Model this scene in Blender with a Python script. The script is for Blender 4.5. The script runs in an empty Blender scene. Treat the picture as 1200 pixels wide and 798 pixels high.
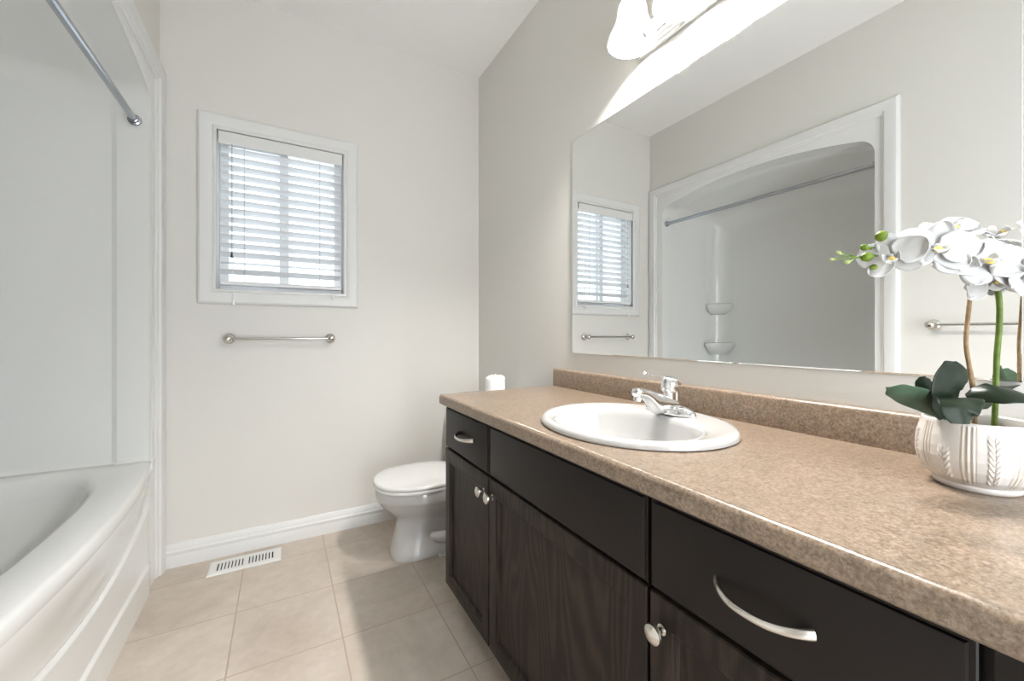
import bpy, bmesh, math, random
from mathutils import Vector, Matrix
random.seed(7)
PI = math.pi
scn = bpy.context.scene
COL = scn.collection

# ------------------------------------------------------------------ camera, world, exposure
F_PX, HOR = 475.0, 391.0
TH = math.atan(269 / 475.0)
EYE = 1.08
cam_data = bpy.data.cameras.new('camera')
cam = bpy.data.objects.new('camera', cam_data)
COL.objects.link(cam)
cam.location = (0, 0, EYE)
cam.rotation_euler = (PI / 2, 0, -TH)
cam_data.sensor_fit = 'HORIZONTAL'
cam_data.sensor_width = 36.0
cam_data.lens = 36.0 * F_PX / 1200.0
cam_data.shift_y = (HOR - 399.0) / 1200.0
cam_data.clip_start = 0.02
scn.camera = cam

world = bpy.data.worlds.new('daylight_and_fill')
scn.world = world
world.use_nodes = True
bg = world.node_tree.nodes['Background']
bg.inputs['Color'].default_value = (0.90, 0.95, 1.0, 1)
SKY_WINDOW, DOOR_FILL = 2.1, 9.3     # world raised behind the camera as added fill, lower toward the window
_nt = world.node_tree
_g = _nt.nodes.new('ShaderNodeNewGeometry')
_s = _nt.nodes.new('ShaderNodeSeparateXYZ')
_m = _nt.nodes.new('ShaderNodeMapRange')
_nt.links.new(_g.outputs['Incoming'], _s.inputs[0])
_nt.links.new(_s.outputs['Y'], _m.inputs['Value'])
_m.inputs['From Min'].default_value = -0.5
_m.inputs['From Max'].default_value = 0.5
_m.inputs['To Min'].default_value = SKY_WINDOW
_m.inputs['To Max'].default_value = DOOR_FILL
_nt.links.new(_m.outputs[0], bg.inputs['Strength'])
BULB = 1450.0          # emission of each vanity bulb
SHADE_GLOW = 6     # glow of the lit frosted glass

scn.view_settings.view_transform = 'Standard'
scn.view_settings.look = 'None'
scn.view_settings.gamma = 1.0
scn.view_settings.exposure = 0.10
scn.view_settings.use_curve_mapping = False
scn.cycles.max_bounces = 14
scn.cycles.diffuse_bounces = 8
scn.cycles.glossy_bounces = 6
scn.cycles.transmission_bounces = 8
scn.cycles.transparent_max_bounces = 12
scn.cycles.caustics_reflective = False
scn.cycles.caustics_refractive = False
scn.cycles.sample_clamp_indirect = 6.0
scn.cycles.use_denoising = True

# ------------------------------------------------------------------ room measures (metres)
XR, XL, YB, YN, ZC = 1.115, -0.489, 2.409, -0.80, 2.745


# ------------------------------------------------------------------ materials
def mat(name, color=(0.8, 0.8, 0.8), rough=0.5, metal=0.0, coat=0.0, spec=0.5, coat_rough=0.05):
    m = bpy.data.materials.new(name)
    m.use_nodes = True
    b = m.node_tree.nodes['Principled BSDF']
    b.inputs['Base Color'].default_value = (*color, 1)
    b.inputs['Roughness'].default_value = rough
    b.inputs['Metallic'].default_value = metal
    b.inputs['Coat Weight'].default_value = coat
    b.inputs['Coat Roughness'].default_value = coat_rough
    b.inputs['Specular IOR Level'].default_value = spec
    return m, m.node_tree, b


def noise(nt, scale, detail=4, rough=0.55, vec=None, dist=0.0):
    n = nt.nodes.new('ShaderNodeTexNoise')
    n.inputs['Scale'].default_value = scale
    n.inputs['Detail'].default_value = detail
    n.inputs['Roughness'].default_value = rough
    n.inputs['Distortion'].default_value = dist
    if vec is not None:
        nt.links.new(vec, n.inputs['Vector'])
    return n


def position(nt, scale=(1, 1, 1), loc=(0, 0, 0)):
    g = nt.nodes.new('ShaderNodeNewGeometry')
    mp = nt.nodes.new('ShaderNodeMapping')
    mp.inputs['Scale'].default_value = scale
    mp.inputs['Location'].default_value = loc
    nt.links.new(g.outputs['Position'], mp.inputs['Vector'])
    return mp.outputs['Vector']


def ramp(nt, fac, stops):
    r = nt.nodes.new('ShaderNodeValToRGB')
    els = r.color_ramp.elements
    while len(els) < len(stops):
        els.new(0.5)
    for e, (p, c) in zip(els, stops):
        e.position = p
        e.color = (*c, 1)
    nt.links.new(fac, r.inputs['Fac'])
    return r.outputs['Color']


def mix(nt, fac, a, b, blend='MIX'):
    n = nt.nodes.new('ShaderNodeMix')
    n.data_type = 'RGBA'
    n.blend_type = blend
    for sock, val in ((n.inputs[0], fac), (n.inputs[6], a), (n.inputs[7], b)):
        if hasattr(val, 'is_output'):
            nt.links.new(val, sock)
        elif isinstance(val, tuple):
            sock.default_value = (*val, 1)
        else:
            sock.default_value = val
    return n.outputs[2]


def bump(nt, b, height, strength=0.2, dist=0.002):
    n = nt.nodes.new('ShaderNodeBump')
    n.inputs['Strength'].default_value = strength
    n.inputs['Distance'].default_value = dist
    nt.links.new(height, n.inputs['Height'])
    nt.links.new(n.outputs['Normal'], b.inputs['Normal'])


def paint(name, color, rough=0.6, bs=0.08):
    m, nt, b = mat(name, color, rough)
    n = noise(nt, 260, 3, vec=position(nt))
    bump(nt, b, n.outputs['Fac'], bs, 0.001)
    return m


M_WALL = paint('greige_wall_paint', (0.675, 0.660, 0.625), 0.55)
M_CEIL = paint('ceiling_paint', (0.84, 0.835, 0.82), 0.8)
M_TRIM = mat('white_trim_paint', (0.70, 0.70, 0.69), 0.35)[0]
M_BLIND = mat('white_blind', (0.74, 0.75, 0.77), 0.4)[0]
M_VINYL = mat('white_vinyl', (0.78, 0.79, 0.80), 0.3)[0]
M_ACRYLIC = mat('white_acrylic', (0.725, 0.73, 0.715), 0.22, coat=0.35)[0]
M_PORC = mat('white_porcelain', (0.51, 0.504, 0.495), 0.08, coat=0.5)[0]
M_SEAT = mat('white_toilet_seat', (0.72, 0.715, 0.71), 0.18)[0]
M_CHROME = mat('chrome', (0.86, 0.87, 0.88), 0.06, 1.0)[0]
M_NICKEL = mat('brushed_nickel', (0.66, 0.63, 0.58), 0.24, 1.0)[0]
M_ROD = mat('grey_steel_rod', (0.42, 0.44, 0.47), 0.22, 1.0)[0]
M_BAR = mat('dull_chrome', (0.50, 0.49, 0.47), 0.16, 1.0)[0]
M_DARK = mat('painted_duct_shade', (0.015, 0.014, 0.013), 0.8)[0]
M_MIRROR = mat('mirror_silver', (0.965, 0.975, 0.97), 0.0, 1.0)[0]
M_GLASSEDGE = mat('mirror_glass_edge', (0.55, 0.62, 0.60), 0.08)[0]
M_CORD = mat('blind_cord', (0.22, 0.22, 0.22), 0.7)[0]
M_TASSEL = mat('brown_tassel', (0.09, 0.065, 0.05), 0.5)[0]
M_PAPER = paint('toilet_paper', (0.86, 0.86, 0.85), 0.95, 0.4)
M_RUBBER = mat('rubber_dark', (0.03, 0.03, 0.03), 0.6)[0]
M_SOIL = paint('brown_moss', (0.05, 0.035, 0.02), 0.95, 0.6)
M_YELLOW = mat('orchid_lip_yellow', (0.75, 0.55, 0.12), 0.5)[0]
M_CREAM = mat('pot_cream_glaze', (0.54, 0.47, 0.385), 0.25, coat=0.3)[0]
M_POT = mat('pot_white_glaze', (0.64, 0.61, 0.58), 0.16, coat=0.4)[0]


def make_tile():
    m, nt, b = mat('beige_floor_tile', rough=0.3)
    P = position(nt)
    off = position(nt, loc=(-0.187 + 3.43, -1.549 + 3.43, 0))
    br = nt.nodes.new('ShaderNodeTexBrick')
    br.offset = 0.0
    br.squash = 1.0
    nt.links.new(off, br.inputs['Vector'])
    br.inputs['Scale'].default_value = 1.0
    br.inputs['Brick Width'].default_value = 0.343
    br.inputs['Row Height'].default_value = 0.343
    br.inputs['Mortar Size'].default_value = 0.0026
    br.inputs['Mortar Smooth'].default_value = 0.15
    br.inputs['Color1'].default_value = (0.0, 0.0, 0.0, 1)
    br.inputs['Color2'].default_value = (1, 1, 1, 1)
    n1 = noise(nt, 3.4, 8, 0.62, P, 0.9)
    n2 = noise(nt, 22, 5, 0.6, P, 0.4)
    c1 = ramp(nt, n1.outputs['Fac'], [(0.28, (0.455, 0.387, 0.322)), (0.5, (0.54, 0.47, 0.402)), (0.72, (0.61, 0.54, 0.47))])
    c2 = ramp(nt, n2.outputs['Fac'], [(0.35, (0.90, 0.89, 0.88)), (0.65, (1.0, 1.0, 1.0))])
    c = mix(nt, 0.8, c1, c2, 'MULTIPLY')
    tint = ramp(nt, br.outputs['Color'], [(0, (0.965, 0.96, 0.955)), (1, (1, 1, 1))])
    c = mix(nt, 1.0, c, tint, 'MULTIPLY')
    c = mix(nt, br.outputs['Fac'], c, (0.40, 0.31, 0.24))
    nt.links.new(c, b.inputs['Base Color'])
    inv = nt.nodes.new('ShaderNodeMath')
    inv.operation = 'SUBTRACT'
    inv.inputs[0].default_value = 1.0
    nt.links.new(br.outputs['Fac'], inv.inputs[1])
    add = nt.nodes.new('ShaderNodeMath')
    add.operation = 'MULTIPLY_ADD'
    nt.links.new(n2.outputs['Fac'], add.inputs[0])
    add.inputs[1].default_value = 0.10
    nt.links.new(inv.outputs[0], add.inputs[2])
    bump(nt, b, add.outputs[0], 0.35, 0.002)
    return m


M_TILE = make_tile()


def make_laminate():
    m, nt, b = mat('tan_speckled_laminate', rough=0.28)
    P = position(nt)
    n1 = noise(nt, 190, 6, 0.72, P, 0.3)
    n2 = noise(nt, 230, 3, 0.6, P)
    n3 = noise(nt, 9, 4, 0.5, P, 0.6)
    c = ramp(nt, n1.outputs['Fac'], [(0.30, (0.115, 0.077, 0.049)), (0.44, (0.212, 0.157, 0.112)), (0.56, (0.282, 0.219, 0.166)), (0.70, (0.372, 0.304, 0.244))])
    d = ramp(nt, n2.outputs['Fac'], [(0.36, (0.70, 0.66, 0.62)), (0.52, (1, 1, 1))])
    e = ramp(nt, n3.outputs['Fac'], [(0.3, (0.90, 0.90, 0.90)), (0.7, (1.06, 1.03, 1.0))])
    n4 = noise(nt, 62, 5, 0.6, P, 0.5)
    g = ramp(nt, n4.outputs['Fac'], [(0.34, (0.78, 0.77, 0.76)), (0.5, (1, 1, 1)), (0.66, (1.14, 1.13, 1.12))])
    c = mix(nt, 0.6, c, d, 'MULTIPLY')
    c = mix(nt, 0.9, c, g, 'MULTIPLY')
    c = mix(nt, 0.8, c, e, 'MULTIPLY')
    nt.links.new(c, b.inputs['Base Color'])
    bump(nt, b, n1.outputs['Fac'], 0.10, 0.0006)
    return m


M_LAM = make_laminate()


def make_espresso(name, grain):
    m, nt, b = mat(name, (0.012, 0.0088, 0.0074), 0.45, spec=0.22)
    if grain:
        w = noise(nt, 1.0, 2, 0.5, position(nt, scale=(5, 5, 0.9)))
        wv = nt.nodes.new('ShaderNodeMath')
        wv.operation = 'SINE'
        ml = nt.nodes.new('ShaderNodeMath')
        ml.operation = 'MULTIPLY'
        nt.links.new(w.outputs['Fac'], ml.inputs[0])
        ml.inputs[1].default_value = 150.0
        nt.links.new(ml.outputs[0], wv.inputs[0])
        pores = noise(nt, 1.0, 4, 0.7, position(nt, scale=(420, 420, 14)))
        mx = nt.nodes.new('ShaderNodeMath')
        mx.operation = 'MULTIPLY_ADD'
        nt.links.new(wv.outputs[0], mx.inputs[0])
        mx.inputs[1].default_value = 0.22
        nt.links.new(pores.outputs['Fac'], mx.inputs[2])
        c = ramp(nt, mx.outputs[0], [(0.30, (0.012, 0.0085, 0.0065)), (0.5, (0.020, 0.014, 0.0105)), (0.75, (0.034, 0.0235, 0.0175))])
        nt.links.new(c, b.inputs['Base Color'])
        bump(nt, b, mx.outputs[0], 0.10, 0.0006)
    else:
        n1 = noise(nt, 60, 4, 0.6, position(nt, scale=(1, 1, 0.2)))
        bump(nt, b, n1.outputs['Fac'], 0.05, 0.001)
    return m


M_WOOD = make_espresso('espresso_oak', True)
M_FRONT = make_espresso('espresso_smooth', False)


def make_glass():
    m = bpy.data.materials.new('window_glass')
    m.use_nodes = True
    nt = m.node_tree
    nt.nodes.clear()
    o = nt.nodes.new('ShaderNodeOutputMaterial')
    t = nt.nodes.new('ShaderNodeBsdfTransparent')
    t.inputs['Color'].default_value = (0.93, 0.96, 0.96, 1)
    g = nt.nodes.new('ShaderNodeBsdfGlossy')
    g.inputs['Roughness'].default_value = 0.02
    f = nt.nodes.new('ShaderNodeMixShader')
    f.inputs[0].default_value = 0.06
    nt.links.new(t.outputs[0], f.inputs[1])
    nt.links.new(g.outputs[0], f.inputs[2])
    nt.links.new(f.outputs[0], o.inputs[0])
    return m


M_GLASS = make_glass()


def make_shade():
    m = bpy.data.materials.new('lit_frosted_glass')
    m.use_nodes = True
    nt = m.node_tree
    nt.nodes.clear()
    o = nt.nodes.new('ShaderNodeOutputMaterial')
    d = nt.nodes.new('ShaderNodeBsdfDiffuse')
    d.inputs['Color'].default_value = (0.9, 0.9, 0.88, 1)
    t = nt.nodes.new('ShaderNodeBsdfTranslucent')
    t.inputs['Color'].default_value = (0.9, 0.88, 0.84, 1)
    a = nt.nodes.new('ShaderNodeMixShader')
    a.inputs[0].default_value = 0.30
    nt.links.new(d.outputs[0], a.inputs[1])
    nt.links.new(t.outputs[0], a.inputs[2])
    e = nt.nodes.new('ShaderNodeEmission')
    e.inputs['Color'].default_value = (1, 0.985, 0.95, 1)
    e.inputs['Strength'].default_value = SHADE_GLOW * 0.05
    s = nt.nodes.new('ShaderNodeAddShader')
    nt.links.new(a.outputs[0], s.inputs[0])
    nt.links.new(e.outputs[0], s.inputs[1])
    nt.links.new(s.outputs[0], o.inputs[0])
    return m


M_SHADE = make_shade()


def make_bulb():
    m = bpy.data.materials.new('lit_bulb')
    m.use_nodes = True
    b = m.node_tree.nodes['Principled BSDF']
    b.inputs['Emission Color'].default_value = (1.0, 0.965, 0.92, 1)
    b.inputs['Emission Strength'].default_value = BULB
    return m


M_BULB = make_bulb()


def make_petal():
    m, nt, b = mat('white_petal', (0.48, 0.48, 0.475), 0.5, spec=0.3)
    b.inputs['Subsurface Weight'].default_value = 0.08
    b.inputs['Subsurface Radius'].default_value = (0.01, 0.01, 0.01)
    b.inputs['Subsurface Scale'].default_value = 0.3
    n = noise(nt, 420, 2, vec=position(nt))
    bump(nt, b, n.outputs['Fac'], 0.08, 0.0008)
    return m


M_PETAL = make_petal()


def leafy(name, c1, c2, rough, scale):
    m, nt, b = mat(name, c1, rough)
    n = noise(nt, scale, 4, vec=position(nt))
    b.inputs['Specular IOR Level'].default_value = 0.17
    nt.links.new(ramp(nt, n.outputs['Fac'], [(0.3, c1), (0.7, c2)]), b.inputs['Base Color'])
    return m


M_LEAF = leafy('dark_orchid_leaf', (0.006, 0.011, 0.006), (0.013, 0.022, 0.011), 0.33, 30)
M_LEAFPALE = leafy('grey_green_orchid_leaf', (0.032, 0.060, 0.036), (0.055, 0.09, 0.058), 0.42, 30)
M_STEMG = leafy('green_stem', (0.07, 0.11, 0.02), (0.12, 0.17, 0.04), 0.5, 60)
M_STEMB = leafy('brown_stem', (0.17, 0.11, 0.055), (0.28, 0.195, 0.11), 0.6, 90)
M_BUD = leafy('green_bud', (0.05, 0.10, 0.012), (0.19, 0.25, 0.03), 0.35, 70)
M_BUDPALE = leafy('pale_bud', (0.22, 0.28, 0.10), (0.33, 0.38, 0.16), 0.4, 70)


# ------------------------------------------------------------------ mesh helpers
class B:
    """collects shapes for ONE mesh object"""

    def __init__(self):
        self.bm = bmesh.new()

    def face(self, vs, mi=0):
        try:
            f = self.bm.faces.new(vs)
            f.material_index = mi
            return f
        except ValueError:
            return None

    def v(self, p):
        return self.bm.verts.new(p)

    def box(self, x0, x1, y0, y1, z0, z1):
        vs = [self.v((x, y, z)) for x in (x0, x1) for y in (y0, y1) for z in (z0, z1)]
        for q in ((0, 1, 3, 2), (4, 6, 7, 5), (0, 4, 5, 1), (2, 3, 7, 6), (0, 2, 6, 4), (1, 5, 7, 3)):
            self.face([vs[i] for i in q])
        return self

    def loft(self, loops, closed=True, cap0=False, cap1=False, mi=0):
        rows = [[self.v(p) for p in L] for L in loops]
        n = len(rows[0])
        for a, b in zip(rows, rows[1:]):
            for i in range(n if closed else n - 1):
                j = (i + 1) % n
                self.face([a[i], a[j], b[j], b[i]], mi)
        if cap0:
            self.face(rows[0][::-1], mi)
        if cap1:
            self.face(rows[-1], mi)
        return rows

    def grid(self, fn, nu, nv, mi=0):
        rows = [[self.v(fn(i / nu, j / nv)) for j in range(nv + 1)] for i in range(nu + 1)]
        for i in range(nu):
            for j in range(nv):
                self.face([rows[i][j], rows[i + 1][j], rows[i + 1][j + 1], rows[i][j + 1]], mi)
        return rows

    def tube(self, pts, r, n=12, cap=True, flat=1.0, up=None):
        pts = [Vector(p) for p in pts]
        rr = r if isinstance(r, (list, tuple)) else [r] * len(pts)
        loops = []
        ref = Vector(up) if up else Vector((0.13, 0.31, 0.94))
        for i, p in enumerate(pts):
            a = pts[max(i - 1, 0)]
            c = pts[min(i + 1, len(pts) - 1)]
            t = (c - a).normalized()
            side = t.cross(ref)
            if side.length < 1e-4:
                side = t.cross(Vector((1, 0, 0)))
            side.normalize()
            u = side.cross(t).normalized()
            loops.append([p + side * math.cos(2 * PI * k / n) * rr[i] + u * math.sin(2 * PI * k / n) * rr[i] * flat for k in range(n)])
        self.loft(loops, True, cap, cap)
        return self

    def lathe(self, prof, origin, axis=(0, 0, 1), n=32, caps=True):
        o = Vector(origin)
        ax = Vector(axis).normalized()
        u = ax.cross(Vector((0, 1, 0)) if abs(ax.y) < 0.9 else Vector((1, 0, 0))).normalized()
        w = ax.cross(u)
        loops = []
        for r, h in prof:
            loops.append([o + ax * h + (u * math.cos(2 * PI * k / n) + w * math.sin(2 * PI * k / n)) * max(r, 1e-5) for k in range(n)])
        self.loft(loops, True, caps, caps)
        return self

    def make(self, name, m, parent=None, smooth=True, bevel=0.0, seg=2, sub=0, solid=0.0, angle=40, kind=None):
        bm = self.bm
        bmesh.ops.remove_doubles(bm, verts=bm.verts, dist=1e-6)
        bmesh.ops.recalc_face_normals(bm, faces=bm.faces)
        o = base_of(parent)
        me = bpy.data.meshes.new(name)
        if o.length > 0:
            bmesh.ops.translate(bm, verts=bm.verts, vec=-o)
        bm.to_mesh(me)
        bm.free()
        ob = bpy.data.objects.new(name, me)
        COL.objects.link(ob)
        for q in (m if isinstance(m, (list, tuple)) else [m]):
            me.materials.append(q)
        if parent is not None:
            ob.parent = parent
        if smooth:
            for p in me.polygons:
                p.use_smooth = True
            me.set_sharp_from_angle(angle=math.radians(angle))
        if solid:
            md = ob.modifiers.new('thickness', 'SOLIDIFY')
            md.thickness = solid
            md.offset = 0.0
        if bevel:
            md = ob.modifiers.new('bevel', 'BEVEL')
            md.width = bevel
            md.segments = seg
            md.limit_method = 'ANGLE'
            md.angle_limit = math.radians(35)
        if sub:
            md = ob.modifiers.new('subdivision', 'SUBSURF')
            md.levels = sub
            md.render_levels = sub
        if kind:
            ob['kind'] = kind
        return ob


def base_of(parent):
    v = Vector((0, 0, 0))
    while parent is not None:
        v = v + Vector(parent.location)
        parent = parent.parent
    return v


def tag(o, label, cat, group=None):
    o['label'] = label
    o['category'] = cat
    if group:
        o['group'] = group
    return o


def thing(name, label, cat, loc=(0, 0, 0), group=None):
    o = bpy.data.objects.new(name, None)
    o.empty_display_size = 0.05
    COL.objects.link(o)
    o.location = loc
    return tag(o, label, cat, group)


def copy_tree(o, parent=None):
    c = o.copy()
    COL.objects.link(c)
    c.parent = parent
    for ch in list(o.children):
        copy_tree(ch, c)
    return c


def smoothstep(t):
    t = max(0.0, min(1.0, t))
    return t * t * (3 - 2 * t)


def spline(pts, n):
    """Catmull-Rom through points"""
    pts = [Vector(p) for p in pts]
    P = [pts[0] * 2 - pts[1]] + pts + [pts[-1] * 2 - pts[-2]]
    out = []
    for i in range(1, len(P) - 2):
        for k in range(n):
            t = k / n
            a, b, c, d = P[i - 1], P[i], P[i + 1], P[i + 2]
            out.append(0.5 * ((2 * b) + (c - a) * t + (2 * a - 5 * b + 4 * c - d) * t * t + (3 * b - a - 3 * c + d) * t ** 3))
    out.append(pts[-1])
    return out


# ------------------------------------------------------------------ room shell
def structure(name, b, m, parent=None, **k):
    o = b.make(name, m, parent, **k)
    o['kind'] = 'structure'
    return o


T = 0.12
structure('floor', B().box(XL - 0.1, XR + T, YN - T, YB + T, -0.08, 0.0), M_TILE, smooth=False)
structure('ceiling', B().box(-1.35, XR + T, YN - T, YB + T, ZC, ZC + 0.1), M_CEIL, smooth=False)
structure('wall_right', B().box(XR, XR + T, YN, YB + T, 0, ZC), M_WALL, smooth=False)
# back wall with the window opening
WX0, WX1, WZ0, WZ1 = -0.290, 0.306, 1.285, 2.080
b = B()
b.box(-1.35, WX0, YB, YB + T, 0, ZC)
b.box(WX1, XR, YB, YB + T, 0, ZC)
b.box(WX0, WX1, YB, YB + T, 0, WZ0)
b.box(WX0, WX1, YB, YB + T, WZ1, ZC)
structure('wall_back', b, M_WALL, smooth=False)
# left wall with the tub alcove opening
AY0, AY1, AZ1 = 0.862, 2.372, 2.262
structure('wall_left', B().box(XL - 0.1, XL, YN, AY0, 0, ZC), M_WALL, smooth=False)
structure('wall_left', B().box(XL - 0.1, XL, AY1, YB, 0, ZC), M_WALL, smooth=False)
structure('wall_left', B().box(XL - 0.1, XL, AY0, AY1, AZ1, ZC), M_WALL, smooth=False)
# unseen wall behind the camera, with a doorway added to let fill light in
b = B()
b.box(XL - 0.1, 0.17, YN - T, YN, 0, ZC)
b.box(1.02, XR + T, YN - T, YN, 0, ZC)
b.box(0.17, 1.02, YN - T, YN, 2.06, ZC)
structure('wall_near', b, M_WALL, smooth=False)


def mitred(b, rect, prof, place, open_bottom=False):
    """casing: rect=(a0,a1,z0,z1) inner edge, prof=[(outward,thick)...], place(a,z,thick)->point"""
    a0, a1, z0, z1 = rect
    loops = []
    for w, t in prof:
        if open_bottom:
            loops.append([place(a0 - w, z0, t), place(a0 - w, z1 + w, t), place(a1 + w, z1 + w, t), place(a1 + w, z0, t)])
        else:
            loops.append([place(a0 - w, z0 - w, t), place(a0 - w, z1 + w, t), place(a1 + w, z1 + w, t), place(a1 + w, z0 - w, t)])
    b.loft(loops, closed=not open_bottom)
    if open_bottom:
        for k in (0, 3):
            b.face([b.v(L[k]) for L in loops])
    return b


CAS = [(0.0, 0.0), (0.0, 0.009), (0.004, 0.012), (0.012, 0.012), (0.016, 0.009), (0.022, 0.013), (0.034, 0.016), (0.048, 0.018),
       (0.060, 0.019), (0.066, 0.017), (0.071, 0.012), (0.072, 0.0)]
# casing of the added, unseen doorway behind the camera
b = B()
mitred(b, (0.17, 1.02, 0.0, 2.06), CAS, lambda a, z, t: (a, YN + t, z), True)
structure('trim_1', b, M_TRIM, angle=25)
# tub alcove casing
b = B()
CAS2 = [(0, 0), (0, 0.005), (0.004, 0.008), (0.010, 0.009), (0.013, 0.013), (0.016, 0.018), (0.022, 0.020), (0.040, 0.023), (0.056, 0.025), (0.064, 0.024), (0.070, 0.019), (0.0748, 0.009), (0.0752, 0.0)]
mitred(b, (0.886, 2.334, 0.0, 2.207), CAS2, lambda a, z, t: (XL + t, a, z), True)
structure('trim_2', b, M_TRIM, angle=25)

# baseboards
BASE = [(0.0, 0.0), (0.014, 0.0), (0.014, 0.050), (0.0125, 0.056), (0.014, 0.060), (0.014, 0.072), (0.010, 0.078), (0.009, 0.090), (0.006, 0.100), (0.004, 0.107), (0.0, 0.108)]


def baseboard(name, p0, p1, n):
    b = B()
    b.loft([[(p0[0] + n[0] * t, p0[1] + n[1] * t, z) for t, z in BASE], [(p1[0] + n[0] * t, p1[1] + n[1] * t, z) for t, z in BASE]], True, True, True)
    return structure(name, b, M_TRIM, angle=25)


baseboard('baseboard_back', (XL + 0.02, YB), (XR, YB), (0, -1))
baseboard('baseboard_left', (XL, YN), (XL, 0.811), (1, 0))
baseboard('baseboard_right', (XR, 1.56), (XR, YB - 0.014), (-1, 0))
baseboard('baseboard_near', (XL + 0.014, YN), (0.095, YN), (0, 1))

# window: casing, jamb liner, sliding sashes, panes
win = bpy.data.objects.new('window_1', None)
COL.objects.link(win)
win.location = ((WX0 + WX1) / 2, YB, WZ0)
win['kind'] = 'structure'
b = B()
mitred(b, (-0.276, 0.292, 1.298, 2.066), [(w * 1.04, t * 1.2) for w, t in CAS], lambda a, z, t: (a, YB - t, z))
b.make('window_casing', M_TRIM, win, angle=25)
b = B()
for x0, x1, z0, z1 in ((WX0, -0.276, WZ0, WZ1), (0.292, WX1, WZ0, WZ1), (-0.276, 0.292, WZ0, 1.298), (-0.276, 0.292, 2.066, WZ1)):
    b.box(x0, x1, YB - 0.009, YB + 0.115, z0, z1)
b.make('window_jamb', M_TRIM, win, smooth=False)


def sash(x0, x1, y, name):
    b = B()
    w = 0.036
    z0, z1 = 1.300, 2.064
    b.box(x0, x0 + w, y, y + 0.03, z0, z1)
    b.box(x1 - w, x1, y, y + 0.03, z0, z1)
    b.box(x0 + w, x1 - w, y, y + 0.03, z0, z0 + w)
    b.box(x0 + w, x1 - w, y, y + 0.03, z1 - w, z1)
    s = b.make(name, M_VINYL, win, smooth=False, bevel=0.003)
    B().box(x0 + w - 0.004, x1 - w + 0.004, y + 0.012, y + 0.018, z0 + w - 0.004, z1 - w + 0.004).make('pane', M_GLASS, s, smooth=False)


sash(-0.275, 0.030, YB + 0.082, 'window_sash')
sash(-0.014, 0.291, YB + 0.050, 'window_sash')

# ------------------------------------------------------------------ window blind
bl = thing('window_blind', 'white horizontal slat blind with pull cords hanging inside the window', 'window blind', (0.008, YB + 0.02, 1.30))
BX0, BX1, BY = -0.267, 0.283, YB + 0.022
b = B()
b.box(BX0 - 0.002, BX1 + 0.002, YB - 0.016, YB - 0.010, 2.000, 2.061)
b.box(BX0, BX1, YB - 0.010, YB + 0.046, 2.022, 2.058)
b.make('headrail', M_TRIM, bl, smooth=False, bevel=0.002)
b = B()
nsl = 16
ztop, pitch = 1.985, 0.0427
for k in range(nsl - 1):
    z = ztop - k * pitch
    tilt = math.radians(13 + 0.8 * k + random.uniform(-1.2, 1.2))
    if k == nsl - 3:
        tilt = math.radians(2)
    hw = 0.0245
    loops = []
    for x in (BX0 + 0.003, BX1 - 0.003):
        L = []
        for s in (-1, -0.5, 0, 0.5, 1):
            crown = 0.0022 * (1 - s * s)
            L.append((x, BY + s * hw * math.cos(tilt), z - s * hw * math.sin(tilt) + crown + 0.0013))
        for s in (1, 0.5, 0, -0.5, -1):
            crown = 0.0022 * (1 - s * s)
            L.append((x, BY + s * hw * math.cos(tilt), z - s * hw * math.sin(tilt) + crown - 0.0013))
        loops.append(L)
    b.loft(loops, True, True, True)
b.make('slats', M_BLIND, bl, angle=50)
B().box(BX0 + 0.003, BX1 - 0.003, BY - 0.024, BY + 0.024, 1.318, 1.338).make('bottom_rail', M_BLIND, bl, smooth=False, bevel=0.004)
for x in (-0.165, 0.175):
    b = B()
    for dy in (-0.026, 0.026):
        b.tube([(x, BY + dy, 2.02), (x, BY + dy, 1.335)], 0.0009, 6)
    b.make('ladder_cord', M_CORD, bl)
for (x, zt, nm, mm) in ((-0.214, 1.452, 'pull_cord', M_TASSEL), (-0.209, 1.222, 'pull_cord', M_BLIND), (0.236, 1.268, 'tilt_cord', M_BLIND)):
    b = B()
    y0 = YB - 0.028 if mm is not M_TASSEL else YB - 0.020
    b.tube([(x, YB - 0.014, 2.012), (x, y0, 1.98), (x, y0, zt + 0.022)], 0.0013, 6)
    c = b.make(nm, M_CORD if mm is M_TASSEL else M_BLIND, bl)
    B().lathe([(0.002, 0.024), (0.0045, 0.020), (0.004, 0.014), (0.006, 0.008), (0.0078, 0.0), (0.004, -0.002)], (x, y0, zt), n=14).make('tassel', mm, c)

# ------------------------------------------------------------------ one-piece tub and shower unit
tub = thing('tub_shower_unit', 'glossy white one-piece bathtub and shower surround in the framed alcove', 'bathtub', (-0.85, 1.6, 0.0))
OY0, OY1, RIM = 0.914, 2.284, 0.536
CYT = (OY0 + OY1) / 2
XBK = -1.235


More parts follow.
